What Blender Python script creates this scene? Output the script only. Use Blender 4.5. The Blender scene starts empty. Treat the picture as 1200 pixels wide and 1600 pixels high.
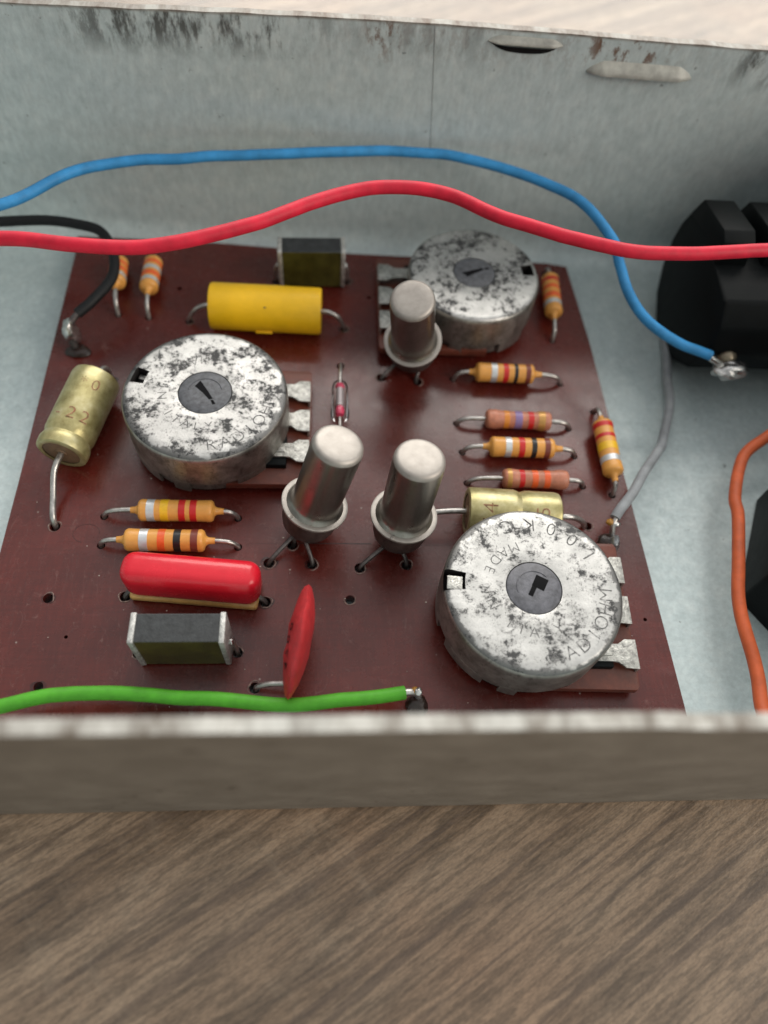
import bpy, bmesh, math, random
from mathutils import Vector, Matrix, noise as mnoise
random.seed(7)
SC = bpy.context.scene
COL = SC.collection
S = 0.001            # everything below is written in millimetres and scaled to metres at the end
PI = math.pi

# ------------------------------------------------------------------ camera, world, lamps, exposure
cam_d = bpy.data.cameras.new('camera'); cam = bpy.data.objects.new('camera', cam_d); COL.objects.link(cam)
SC.camera = cam
CR = [[0.9968951372810501, -0.02924296591207276, 0.07310905696326128],
      [0.011134961291462298, -0.8667935066840213, -0.49854290628269304],
      [0.07794932906978526, 0.49780906551851967, -0.8637766125466073]]
CP = Vector((36.6861, 11.38822, 77.22773))
r0, r1, r2 = Vector(CR[0]).normalized(), Vector(CR[1]).normalized(), Vector(CR[2]).normalized()
cam.matrix_world = Matrix(((r0.x, -r1.x, -r2.x, CP.x*S), (r0.y, -r1.y, -r2.y, CP.y*S), (r0.z, -r1.z, -r2.z, CP.z*S), (0, 0, 0, 1)))
cam_d.sensor_fit = 'VERTICAL'; cam_d.sensor_height = 36; cam_d.sensor_width = 27
cam_d.lens = 1148.72/1600*36
cam_d.clip_start = 0.004; cam_d.clip_end = 50
cam_d.dof.use_dof = True; cam_d.dof.focus_distance = 0.0805; cam_d.dof.aperture_fstop = 15.5

W = bpy.data.worlds.new('World'); SC.world = W; W.use_nodes = True
nt = W.node_tree; nt.nodes.clear()
wo = nt.nodes.new('ShaderNodeOutputWorld'); bg = nt.nodes.new('ShaderNodeBackground')
tc = nt.nodes.new('ShaderNodeTexCoord'); sx = None
dt = nt.nodes.new('ShaderNodeVectorMath'); dt.operation = 'DOT_PRODUCT'; dt.inputs[1].default_value = (.24, .50, .83)
nt.links.new(tc.outputs['Generated'], dt.inputs[0])
ma = nt.nodes.new('ShaderNodeMath'); ma.operation = 'MULTIPLY_ADD'; ma.inputs[1].default_value = 0.5; ma.inputs[2].default_value = 0.5
nt.links.new(dt.outputs['Value'], ma.inputs[0])
cr = nt.nodes.new('ShaderNodeValToRGB')
e = cr.color_ramp.elements
e[0].position = 0.38; e[0].color = (0.09, 0.078, 0.066, 1); e[1].position = 0.92; e[1].color = (0.96, 0.98, 0.98, 1)
m_ = cr.color_ramp.elements.new(0.62); m_.color = (0.40, 0.41, 0.41, 1)
nt.links.new(ma.outputs[0], cr.inputs[0]); nt.links.new(cr.outputs[0], bg.inputs[0]); nt.links.new(bg.outputs[0], wo.inputs[0])
bg.inputs[1].default_value = 0.90

def area(name, loc, target, sx_, sy_, power, color):
    d = bpy.data.lights.new(name, 'AREA'); d.shape = 'RECTANGLE'; d.size = sx_; d.size_y = sy_; d.energy = power; d.color = color
    o = bpy.data.objects.new(name, d); COL.objects.link(o); o.location = loc
    o.rotation_euler = (Vector(target)-Vector(loc)).to_track_quat('-Z', 'Y').to_euler(); return o
area('window_light', (0.25, 1.15, 0.80), (0.04, 0.06, 0), 1.25, 0.85, 21, (1.0, 0.965, 0.905))
area('side_fill_light', (0.44, -0.14, 0.24), (0.13, 0.0, 0), 0.26, 0.26, 1.8, (1.0, 0.92, 0.82))  # lamp added close by so table and front wall brighten to the right
SC.view_settings.view_transform = 'Standard'; SC.view_settings.look = 'None'
SC.view_settings.exposure = 0.0; SC.view_settings.gamma = 1.0

# ------------------------------------------------------------------ material helpers (coordinates in mm)
class G:
    def __init__(s, name):
        s.m = bpy.data.materials.new(name); s.m.use_nodes = True; s.t = s.m.node_tree
        s.b = s.t.nodes['Principled BSDF']
        s.tc = s.t.nodes.new('ShaderNodeTexCoord')
        s.mm = s.map((1000, 1000, 1000))
    def n(s, k, **kw):
        o = s.t.nodes.new(k)
        for a, b in kw.items(): setattr(o, a, b)
        return o
    def l(s, a, b): s.t.links.new(a, b)
    def map(s, sc, src=None, rot=(0, 0, 0), loc=(0, 0, 0)):
        o = s.n('ShaderNodeMapping'); o.inputs['Scale'].default_value = sc; o.inputs['Rotation'].default_value = rot; o.inputs['Location'].default_value = loc
        s.l(src if src else s.tc.outputs['Object'], o.inputs[0]); return o.outputs[0]
    def noise(s, scale, detail=4, rough=.55, src=None, dist=0):
        o = s.n('ShaderNodeTexNoise'); o.inputs['Scale'].default_value = scale; o.inputs['Detail'].default_value = detail
        o.inputs['Roughness'].default_value = rough; o.inputs['Distortion'].default_value = dist
        s.l(src if src else s.mm, o.inputs['Vector']); return o.outputs['Fac']
    def voro(s, scale, src=None, feature='F1'):
        o = s.n('ShaderNodeTexVoronoi', feature=feature); o.inputs['Scale'].default_value = scale
        s.l(src if src else s.mm, o.inputs['Vector']); return o.outputs['Distance']
    def math(s, op, a, b=None, c=None):
        o = s.n('ShaderNodeMath', operation=op)
        for i, v in enumerate((a, b, c)):
            if v is None: continue
            if isinstance(v, (int, float)): o.inputs[i].default_value = v
            else: s.l(v, o.inputs[i])
        return o.outputs[0]
    def ramp(s, fac, stops, interp='LINEAR'):
        o = s.n('ShaderNodeValToRGB'); o.color_ramp.interpolation = interp
        el = o.color_ramp.elements
        while len(el) > 1: el.remove(el[-1])
        el[0].position = stops[0][0]; el[0].color = (*s.c(stops[0][1]), 1)
        for p, c in stops[1:]:
            q = el.new(p); q.color = (*s.c(c), 1)
        s.l(fac, o.inputs[0]); return o.outputs[0]
    def c(s, c): return (c, c, c) if isinstance(c, (int, float)) else c
    def mix(s, fac, a, b, mode='MIX'):
        o = s.n('ShaderNodeMix', data_type='RGBA', blend_type=mode)
        for i, v in ((0, fac), (6, a), (7, b)):
            if isinstance(v, (int, float)) and i == 0: o.inputs[i].default_value = v
            elif isinstance(v, (int, float, tuple)): o.inputs[i].default_value = (*s.c(v), 1)
            else: s.l(v, o.inputs[i])
        return o.outputs[2]
    def sep(s, src=None):
        o = s.n('ShaderNodeSeparateXYZ'); s.l(src if src else s.mm, o.inputs[0]); return o.outputs
    def bump(s, h, dist_mm, strength=1.0):
        o = s.n('ShaderNodeBump'); o.inputs['Distance'].default_value = dist_mm*S; o.inputs['Strength'].default_value = strength
        s.l(h, o.inputs['Height']); s.l(o.outputs[0], s.b.inputs['Normal'])
    def set(s, base=None, rough=None, metal=None, **kw):
        for k, v in (('Base Color', base), ('Roughness', rough), ('Metallic', metal), *kw.items()):
            if v is None: continue
            i = s.b.inputs[k]
            if isinstance(v, (int, float)) and i.type == 'RGBA': i.default_value = (v, v, v, 1)
            elif isinstance(v, tuple): i.default_value = (*v, 1)
            elif isinstance(v, (int, float)): i.default_value = v
            else: s.l(v, i)
        return s.m

def plain(name, col, rough=.5, metal=0., var=.12, scale=1.2, bump=0.0, **kw):
    g = G(name); nz = g.noise(scale, 5, .6)
    f = g.ramp(nz, [(.3, 1-var*2), (.7, 1.0)])
    base = g.mix(1.0, col, f, 'MULTIPLY')
    rr = g.math('MULTIPLY_ADD', nz, .18, rough-.09)
    if bump: g.bump(g.noise(scale*3, 4), bump)
    return g.set(base, rr, metal, **kw)

# zinc plated sheet
def zinc_mat():
    g = G('zinc_sheet'); x, y, z = g.sep()
    mott = g.noise(.55, 8, .68); big = g.noise(.045, 3)
    spang = g.noise(1.6, 4, .7, src=g.map((1000, 1000, 330)))
    c = g.ramp(mott, [(.30, (.44, .51, .51)), (.5, (.50, .57, .57)), (.7, (.57, .63, .62))])
    c = g.mix(g.math('MULTIPLY', big, .5), c, g.mix(1, c, (.93, .97, .99), 'MULTIPLY'))
    c = g.mix(.5, c, g.mix(1.0, c, g.ramp(spang, [(.35, .78), (.65, 1.12)]), 'MULTIPLY'))
    # dirty band just under the rim, in streaks
    str_ = g.noise(1.0, 7, .72, src=g.map((500, 500, 160)))
    def win(cx, w): return g.ramp(g.math('ABSOLUTE', g.math('MULTIPLY', g.math('SUBTRACT', x, cx), 1./w)), [(.45, 1), (1, 0)])
    patch = g.math('MAXIMUM', g.math('MAXIMUM', win(20, 20), g.math('MULTIPLY', win(48, 14), .35)), win(92, 6.5))
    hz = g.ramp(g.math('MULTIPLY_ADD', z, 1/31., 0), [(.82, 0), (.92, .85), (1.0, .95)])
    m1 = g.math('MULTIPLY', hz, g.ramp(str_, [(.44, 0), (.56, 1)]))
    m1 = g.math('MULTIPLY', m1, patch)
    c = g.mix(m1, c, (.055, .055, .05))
    rust = g.math('MULTIPLY', hz, g.ramp(g.noise(.7, 6, .75, src=g.map((1000, 1000, 500), loc=(31, 9, 3))), [(.50, 0), (.58, 1)]))
    rust = g.math('MULTIPLY', rust, g.math('MAXIMUM', win(72.5, 7), g.math('MAXIMUM', g.math('MULTIPLY', win(43, 3), .8), g.math('MULTIPLY', win(60, 30), .25))))
    c = g.mix(rust, c, (.13, .055, .022))
    spots = g.ramp(g.noise(.9, 3, .5, src=g.map((1000, 1000, 1000), loc=(5, 8, 1))), [(.72, 0), (.76, .6)])
    c = g.mix(spots, c, (.10, .10, .095))
    # whitish bare metal along the sheared edges
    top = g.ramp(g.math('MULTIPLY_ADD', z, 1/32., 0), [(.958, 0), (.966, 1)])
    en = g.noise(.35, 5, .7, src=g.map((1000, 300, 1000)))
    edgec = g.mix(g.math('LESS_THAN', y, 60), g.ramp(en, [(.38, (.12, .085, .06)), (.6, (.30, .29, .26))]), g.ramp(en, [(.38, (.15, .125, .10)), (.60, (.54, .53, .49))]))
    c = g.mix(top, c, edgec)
    g.bump(g.noise(.35, 6, .6), .05)
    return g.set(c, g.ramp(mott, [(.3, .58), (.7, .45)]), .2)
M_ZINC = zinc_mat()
def dull_zinc():
    g = G('tarnished_zinc_outside'); mott = g.noise(.28, 8, .72, src=g.map((750, 1000, 1000)))
    c = g.ramp(mott, [(.3, (.175, .16, .132)), (.5, (.225, .207, .175)), (.7, (.29, .27, .23))])
    c = g.mix(g.ramp(g.noise(.33, 4, .6), [(.66, 0), (.72, .7)]), c, (.08, .07, .055))
    g.bump(g.noise(.4, 5), .04)
    return g.set(c, .55, .15)
M_ZOUT = dull_zinc()

def board_mat():
    g = G('brown_phenolic_laminate'); n1 = g.noise(.05, 5, .6); n2 = g.noise(2.2, 4, .6)
    c = g.ramp(n1, [(.3, (.060, .0095, .0068)), (.5, (.088, .0115, .0075)), (.62, (.115, .013, .008)), (.78, (.085, .014, .010))])
    weave = g.noise(1.0, 3, .5, src=g.map((300, 3000, 1000))); weave2 = g.noise(1.0, 3, .5, src=g.map((3000, 300, 1000)))
    c = g.mix(.35, c, g.mix(1, c, g.ramp(g.math('MULTIPLY', weave, weave2), [(.15, .6), (.4, 1.35)]), 'MULTIPLY'))
    c = g.mix(g.ramp(g.voro(.28, feature='F1'), [(.022, .5), (.04, 0)]), c, (.45, .40, .36))   # dust specks
    smear = g.ramp(g.noise(.12, 5, .7, src=g.map((1000, 1600, 1000), loc=(3, 4, 0))), [(.60, 0), (.78, .16)])
    c = g.mix(smear, c, (.20, .13, .13))
    n2b = g.noise(.22, 6, .7)
    scr = g.ramp(g.math('ABSOLUTE', g.math('SUBTRACT', g.noise(.35, 3, .6, src=g.map((1000, 350, 1000), rot=(0, 0, .5)), dist=1.5), .5)), [(.0012, .35), (.003, 0)])
    c = g.mix(scr, c, (.26, .15, .13))
    g.bump(n2, .012)
    return g.set(c, g.ramp(n2b, [(.3, .20), (.7, .34)]), 0, **{'Specular IOR Level': .55})
M_BOARD = board_mat()
M_EDGE = plain('laminate_cut_edge', (.16, .07, .035), .7)

def wood_mat():
    g = G('grey_brown_wood_laminate')
    a = math.radians(31)
    st = g.map((1000, 1000, 1000), rot=(0, 0, -a))
    long_ = g.map((.05, 1, 1), src=st); mid = g.map((.10, 1, 1), src=st)
    s1 = g.noise(.16, 6, .65, src=long_, dist=.4); s2 = g.noise(.45, 6, .62, src=mid, dist=.25); s3 = g.noise(2.4, 4, .6, src=g.map((.12, 1, 1), src=st))
    c = g.ramp(s1, [(.32, (.175, .120, .076)), (.46, (.235, .168, .112)), (.60, (.29, .215, .147)), (.72, (.37, .283, .198))])
    c = g.mix(.75, c, g.mix(1, c, g.ramp(s2, [(.36, .58), (.46, .95), (.7, 1.15)]), 'MULTIPLY'))
    c = g.mix(.7, c, g.mix(1, c, g.ramp(s3, [(.40, .55), (.56, 1.18)]), 'MULTIPLY'))
    s4 = g.noise(6.0, 3, .6, src=g.map((.35, 1, 1), src=st)); c = g.mix(.6, c, g.mix(1, c, g.ramp(s4, [(.38, .70), (.60, 1.2)]), 'MULTIPLY'))
    dark = g.ramp(g.noise(.62, 4, .55, src=g.map((.03, 1, 1), src=st, loc=(40, 12, 0)), dist=.5), [(.55, 0), (.60, .5)])
    c = g.mix(dark, c, (.075, .052, .040))
    tint = g.noise(.03, 3)
    c = g.mix(g.ramp(tint, [(.5, 0), (.7, .5)]), c, g.mix(1, c, (1.12, .88, .74), 'MULTIPLY'))
    # pale cross-grain saw marks
    cross = g.ramp(g.noise(.22, 5, .7, src=g.map((1, .30, 1), src=g.map((1000, 1000, 1000), rot=(0, 0, math.radians(52-90)), loc=(9, 5, 0)))), [(.58, 0), (.80, .22)])
    c = g.mix(cross, c, (.56, .46, .34))
    g.bump(g.noise(3.5, 3, .6), .03)
    return g.set(c, .30, 0, **{'Specular IOR Level': .5})
M_WOOD = wood_mat()

def pot_top_mat(name, off, blur=0, dirt=0.):
    g = G(name); base = g.map((1000, 1000, 1000), loc=off)
    x, y, z = g.sep()
    rad = g.math('SQRT', g.math('ADD', g.math('MULTIPLY', x, x), g.math('MULTIPLY', y, y)))
    fine = g.noise(1.25, 10, .80, src=base); mid = g.noise(.35, 4, .6, src=base); hair = g.noise(3.4, 5, .75, src=base, dist=1.2)
    f = g.math('ADD', fine, g.math('MULTIPLY', g.math('SUBTRACT', mid, .5), .62))
    f = g.math('ADD', f, dirt)
    mask = g.ramp(f, [(.49, 0), (.515, .30), (.555, .45), (.575, .95)])
    specks = g.math('MULTIPLY', g.ramp(g.noise(3.6, 5, .7, src=base), [(.585, 0), (.62, .95)]), g.ramp(mid, [(.38, .15), (.56, 1)]))
    mask2 = g.math('MULTIPLY', g.ramp(g.math('ABSOLUTE', g.math('SUBTRACT', hair, .5)), [(.006, 1), (.016, 0)]), g.ramp(mid, [(.50, 0), (.58, .8)]))
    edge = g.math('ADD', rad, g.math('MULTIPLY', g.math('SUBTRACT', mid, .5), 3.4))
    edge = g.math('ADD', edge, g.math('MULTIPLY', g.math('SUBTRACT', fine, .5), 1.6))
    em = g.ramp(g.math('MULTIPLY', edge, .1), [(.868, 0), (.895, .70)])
    c = g.ramp(g.noise(.5, 4, src=base), [(.3, (.40, .395, .38)), (.7, (.56, .55, .53))])
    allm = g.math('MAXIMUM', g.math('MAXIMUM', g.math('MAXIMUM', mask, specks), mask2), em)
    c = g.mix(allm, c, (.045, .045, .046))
    g.bump(g.noise(1.1, 6, .7, src=base), .035)
    return g.set(c, g.ramp(allm, [(0, .42), (1, .60)]), .85)
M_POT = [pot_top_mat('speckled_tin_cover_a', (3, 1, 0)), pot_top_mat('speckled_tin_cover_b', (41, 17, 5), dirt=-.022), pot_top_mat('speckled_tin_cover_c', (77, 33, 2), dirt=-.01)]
def can_side_mat():
    g = G('tarnished_steel_can_side'); n1 = g.noise(.5, 7, .7); n2 = g.noise(1.5, 6, .7, src=g.map((1000, 1000, 500)))
    c = g.ramp(n1, [(.3, (.16, .15, .13)), (.5, (.30, .285, .26)), (.7, (.46, .44, .40))])
    c = g.mix(g.ramp(n2, [(.55, 0), (.65, .6)]), c, (.10, .09, .08))
    g.bump(n1, .04)
    return g.set(c, .42, .85)
M_SIDE = can_side_mat()
def transistor_mat():
    g = G('nickel_plated_can'); n1 = g.noise(.7, 5, .6, src=g.map((1000, 1000, 300))); n2 = g.noise(1.3, 6, .7)
    c = g.ramp(n1, [(.3, (.19, .178, .16)), (.7, (.31, .29, .26))])
    c = g.mix(g.ramp(n2, [(.62, 0), (.70, .7)]), c, (.16, .12, .09))
    g.bump(n2, .012)
    return g.set(c, g.ramp(n1, [(.3, .39), (.7, .26)]), .95)
M_CAN = transistor_mat()
def can_top_mat():
    g = G('matt_nickel_cap_end'); n1 = g.noise(.8, 6, .6)
    c = g.ramp(n1, [(.3, (.29, .265, .24)), (.7, (.38, .35, .32))])
    g.bump(n1, .02)
    return g.set(c, .52, .7)
M_CANTOP = can_top_mat()
M_TIN = plain('tinned_lead', (.62, .59, .56), .36, .9, .25, 1.5)
M_DARKLEAD = plain('dull_dark_lead', (.17, .15, .145), .45, .8, .3, 1.5)
M_SOLDER = plain('solder', (.72, .71, .69), .25, .95, .25, 1.2, .05)
M_FLUX = plain('dark_flux_residue', (.030, .014, .010), .30, 0, .3, 1.5, .05)
M_STAIN = plain('flux_stained_laminate', (.058, .0105, .0085), .24, 0, .3, 1.5, .03)
M_AMBER = plain('amber_flux', (.42, .20, .03), .2, 0, .2, 1.5, .05)
M_LUG = plain('tinned_lug', (.60, .59, .55), .38, .85, .35, 1.6, .08)
M_CARRIER = plain('red_brown_phenolic', (.15, .036, .020), .42, 0, .2, 1.0, .02)
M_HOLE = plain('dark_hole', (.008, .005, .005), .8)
M_CHIP = plain('chipped_laminate', (.30, .20, .17), .6, 0, .4, 3)
M_BLACKPL = plain('black_plastic', (.004, .0055, .006), .55, 0, .2, .6, .02, **{'Specular IOR Level': .12})
M_KNOB = [plain('grey_rotor_plastic', (.125, .13, .145), .5, 0, .3, 1.6, .03), plain('rotor_plastic_b', (.14, .14, .16), .48, 0, .3, 1.4, .03)]
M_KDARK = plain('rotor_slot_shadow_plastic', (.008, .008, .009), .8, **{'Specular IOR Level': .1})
M_TAN = plain('tan_resistor_paint', (.74, .345, .075), .36, 0, .07, 1.5, .01)
M_PINK = plain('reddish_brown_resistor_paint', (.56, .215, .13), .42, 0, .18, 1.4, .01)
def band(n, c, r=.38, m=0): return plain('band_'+n, c, r, m, .08, 2)
BANDS = {'silver': band('silver', (.66, .68, .70), .38, .5), 'yellow': band('yellow', (.86, .50, .02)), 'red': band('red', (.58, .018, .018)),
 'orange': band('orange', (.80, .12, .025)), 'black': band('black', (.012, .012, .013)), 'brown': band('brown', (.20, .045, .03)),
 'violet': band('violet', (.25, .17, .36)), 'gold': band('gold', (.60, .33, .10), .35, .4), 'ochre': band('ochre', (.68, .24, .03))}
M_YEL = plain('yellow_capacitor_film', (.96, .56, .008), .42, 0, .06, .5, .02)
M_REDCAP = plain('glossy_red_dipped_paint', (.66, .012, .028), .26, 0, .06, .5, .02)
M_RESIN = plain('amber_resin_base', (.62, .36, .12), .35, 0, .15, 1.0, .02)
M_DISC = plain('matt_red_ceramic_coating', (.47, .022, .026), .50, 0, .16, 1.2, .08)
M_BLK = plain('black_film_winding', (.035, .038, .04), .5, 0, .35, 1.3, .03)
M_OLIVE = plain('olive_film_side', (.075, .068, .014), .30, 0, .3, .5, .02)
M_ENDCAP = plain('sprayed_metal_end', (.66, .65, .62), .5, .6, .3, 2.2, .06)
def gold_mat():
    g = G('gold_lacquered_can'); n1 = g.noise(.45, 6, .65)
    c = g.ramp(n1, [(.3, (.24, .20, .075)), (.5, (.43, .38, .18)), (.72, (.60, .55, .33))])
    g.bump(n1, .02)
    return g.set(c, .38, .55)
M_GOLD = gold_mat()
M_SEAL = plain('brown_rubber_seal', (.20, .115, .06), .6, 0, .2)
M_INK = plain('faded_red_ink', (.48, .12, .08), .6, 0, .4, 2, Alpha=.6)
def engr():
    g = G('worn_embossed_letter'); n1 = g.noise(.9, 6, .75)
    return g.set(g.ramp(g.noise(2.5, 4), [(.35, (.045, .045, .045)), (.65, (.22, .215, .21))]), .6, .5, Alpha=g.ramp(n1, [(.38, .2), (.52, .95)]))
M_ENGR = engr()
def wire_mat(n, c, r=.56): return plain('insulation_'+n, c, r, 0, .17, .45, .03, **{'Specular IOR Level': .3})
M_WBLUE = wire_mat('blue', (.045, .29, .62)); M_WRED = wire_mat('red', (.68, .016, .045)); M_WBLACK = wire_mat('black', (.006, .007, .008), .6)
M_WGREEN = wire_mat('green', (.09, .39, .025)); M_WORANGE = wire_mat('orange', (.66, .13, .045)); M_WGREY = wire_mat('grey', (.30, .315, .33))
def glass():
    g = G('diode_glass'); g.set((1, 1, 1), .06, 0)
    tr = g.n('ShaderNodeBsdfTransparent'); tr.inputs[0].default_value = (.93, .92, .92, 1); gl = g.n('ShaderNodeBsdfGlossy'); gl.inputs['Roughness'].default_value = .08
    fr = g.n('ShaderNodeFresnel'); fr.inputs[0].default_value = 1.22; mx = g.n('ShaderNodeMixShader')
    g.l(fr.outputs[0], mx.inputs[0]); g.l(tr.outputs[0], mx.inputs[1]); g.l(gl.outputs[0], mx.inputs[2])
    g.l(mx.outputs[0], g.t.nodes['Material Output'].inputs[0]); return g.m
M_GLASS = glass()
M_SCRATCH = plain('scribed_line', (.02, .008, .008), .6)

# ------------------------------------------------------------------ object helpers
def link(o, parent=None):
    COL.objects.link(o)
    if parent: o.parent = parent
    return o
def thing(name, label, cat, loc=(0, 0, 0), rz=0, group=None):
    o = bpy.data.objects.new(name, None); o.empty_display_size = .002; link(o)
    o.location = loc; o.rotation_euler = (0, 0, rz); o['label'] = label; o['category'] = cat
    if group: o['group'] = group
    return o
def tag(o, label, cat, group=None):
    o['label'] = label; o['category'] = cat
    if group: o['group'] = group
    return o
def part(name, bm, mat, parent=None, smooth=True, angle=40):
    bmesh.ops.recalc_face_normals(bm, faces=bm.faces[:])
    me = bpy.data.meshes.new(name); 
    if smooth:
        for f in bm.faces: f.smooth = True
        for ed in bm.edges:
            if len(ed.link_faces) == 2 and ed.calc_face_angle(0) > math.radians(angle): ed.smooth = False
    bm.to_mesh(me); bm.free()
    for m in (mat if isinstance(mat, (list, tuple)) else [mat]): me.materials.append(m)
    return link(bpy.data.objects.new(name, me), parent)
def lathe(bm, prof, n=48, axis='Z', mtx=None, mi=0):
    """prof: list of (r, h). revolve about axis"""
    rings = []
    for r, h in prof:
        if r < 1e-6:
            rings.append([bm.verts.new((0, 0, h))]); continue
        rings.append([bm.verts.new((r*math.cos(2*PI*i/n), r*math.sin(2*PI*i/n), h)) for i in range(n)])
    vs = [v for rr in rings for v in rr]
    for a, b in zip(rings, rings[1:]):
        for i in range(n):
            j = (i+1) % n
            if len(a) == 1 and len(b) == 1: continue
            if len(a) == 1: f = bm.faces.new((a[0], b[i], b[j]))
            elif len(b) == 1: f = bm.faces.new((a[i], a[j], b[0]))
            else: f = bm.faces.new((a[i], a[j], b[j], b[i]))
            f.material_index = mi
    if axis == 'X':
        for v in vs: v.co = Vector((v.co.z, v.co.y, -v.co.x))
    if mtx:
        for v in vs: v.co = mtx @ v.co
    return bm
def frame(p0, p1):
    """matrix: +Z axis from p0 to p1, origin p0"""
    d = (Vector(p1)-Vector(p0)).normalized()
    return Matrix.Translation(Vector(p0)) @ d.to_track_quat('Z', 'Y').to_matrix().to_4x4()
def frameX(p0, p1):
    """matrix: +X from p0 to p1, +Z as close to up as possible"""
    x = (Vector(p1)-Vector(p0)).normalized(); z = Vector((0, 0, 1)); y = z.cross(x).normalized(); z = x.cross(y)
    m = Matrix((x, y, z)).transposed().to_4x4(); return Matrix.Translation(Vector(p0)) @ m
def spline(pts, k=8):
    P = [Vector(p) for p in pts]; P = [P[0]*2-P[1]]+P+[P[-1]*2-P[-2]]; out = []
    for i in range(1, len(P)-2):
        a, b, c, d = P[i-1:i+3]
        for j in range(k):
            t = j/k
            out.append(.5*((2*b)+(-a+c)*t+(2*a-5*b+4*c-d)*t*t+(-a+3*b-3*c+d)*t**3))
    out.append(P[-2]); return out
def tube(bm, pts, r, n=12, k=8, radii=None, mtx=None, raw=False):
    P = [Vector(p) for p in pts] if raw else spline(pts, k)
    up = None; rings = []
    for i, p in enumerate(P):
        t = (P[min(i+1, len(P)-1)]-P[max(i-1, 0)]).normalized()
        if up is None:
            up = Vector((0, 0, 1)) if abs(t.z) < .9 else Vector((1, 0, 0))
        u = (up-t*up.dot(t)).normalized(); w = t.cross(u); up = u
        rr = r
        if radii:
            f = i/(len(P)-1)*(len(radii)-1); a = int(min(f, len(radii)-2)); rr = radii[a]*(1-(f-a))+radii[a+1]*(f-a)
        rings.append([bm.verts.new(p+(u*math.cos(2*PI*q/n)+w*math.sin(2*PI*q/n))*rr) for q in range(n)])
    for a, b in zip(rings, rings[1:]):
        for i in range(n): bm.faces.new((a[i], a[(i+1) % n], b[(i+1) % n], b[i]))
    bm.faces.new(rings[0][::-1]); bm.faces.new(rings[-1])
    if mtx:
        for rr in rings:
            for v in rr: v.co = mtx @ v.co
    return bm
def box(bm, lo, hi, bev=0, seg=2, mtx=None, skew=None):
    r = bmesh.ops.create_cube(bm, size=1); vs = r['verts']
    lo, hi = Vector(lo), Vector(hi)
    for v in vs: v.co = Vector(((lo.x+hi.x)/2+v.co.x*(hi.x-lo.x), (lo.y+hi.y)/2+v.co.y*(hi.y-lo.y), (lo.z+hi.z)/2+v.co.z*(hi.z-lo.z)))
    if bev:
        es = list({e for v in vs for e in v.link_edges})
        r = bmesh.ops.bevel(bm, geom=es, offset=bev, segments=seg, profile=.5, affect='EDGES')
        vs = list({v for f in r['faces'] for v in f.verts} | {v for v in vs if v.is_valid})
    if mtx:
        for v in vs: v.co = mtx @ v.co
    return bm
def prism(bm, poly, z0, z1, bev=0, mtx=None):
    a = [bm.verts.new((x, y, z0)) for x, y in poly]; b = [bm.verts.new((x, y, z1)) for x, y in poly]
    n = len(poly); fs = [bm.faces.new(a[::-1]), bm.faces.new(b)]
    for i in range(n): fs.append(bm.faces.new((a[i], a[(i+1) % n], b[(i+1) % n], b[i])))
    vs = a+b
    if bev:
        es = list({e for v in vs for e in v.link_edges})
        r = bmesh.ops.bevel(bm, geom=es, offset=bev, segments=2, profile=.5, affect='EDGES')
        vs = list({v for f in r['faces'] for v in f.verts} | {v for v in vs if v.is_valid})
    if mtx:
        for v in vs: v.co = mtx @ v.co
    return bm
def blob(bm, c, r, sc=(1, 1, 1), seed=0, amp=.25, sub=3):
    q = bmesh.ops.create_icosphere(bm, subdivisions=sub, radius=1)
    for v in q['verts']:
        d = v.co.normalized(); k = 1+amp*mnoise.noise(d*1.7+Vector((seed*7.1, seed*3.3, seed)))
        v.co = Vector((c[0]+d.x*k*r*sc[0], c[1]+d.y*k*r*sc[1], c[2]+d.z*k*r*sc[2]))
    return bm
def wobble(bm, amp, sc=.3, seed=0):
    for v in bm.verts:
        v.co += mnoise.noise_vector(v.co*sc+Vector((seed, 0, 0)))*amp
def text_bm(chars, size, place, thin=-.012, depth=.0):
    """chars: string; place(i) -> Matrix for glyph i; glyph is centred on its own origin"""
    bm = bmesh.new()
    for i, ch in enumerate(chars):
        if ch == ' ': continue
        cu = bpy.data.curves.new('glyph', 'FONT'); cu.body = ch; cu.size = size; cu.align_x = 'CENTER'; cu.align_y = 'CENTER'
        cu.offset = thin*size; cu.resolution_u = 3
        o = bpy.data.objects.new('glyph', cu); COL.objects.link(o)
        me = bpy.data.meshes.new_from_object(o); 
        m = place(i)
        if callable(m):
            for v in me.vertices: v.co = m(v.co)
        else: me.transform(m)
        bm.from_mesh(me)
        bpy.data.objects.remove(o); bpy.data.curves.remove(cu); bpy.data.meshes.remove(me)
    return bm

# ------------------------------------------------------------------ table
bm = bmesh.new(); box(bm, (-1500, -900, -43), (1600, 1900, -3.05), 2)
t = part('tabletop', bm, M_WOOD, smooth=False); t['kind'] = 'structure'

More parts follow.
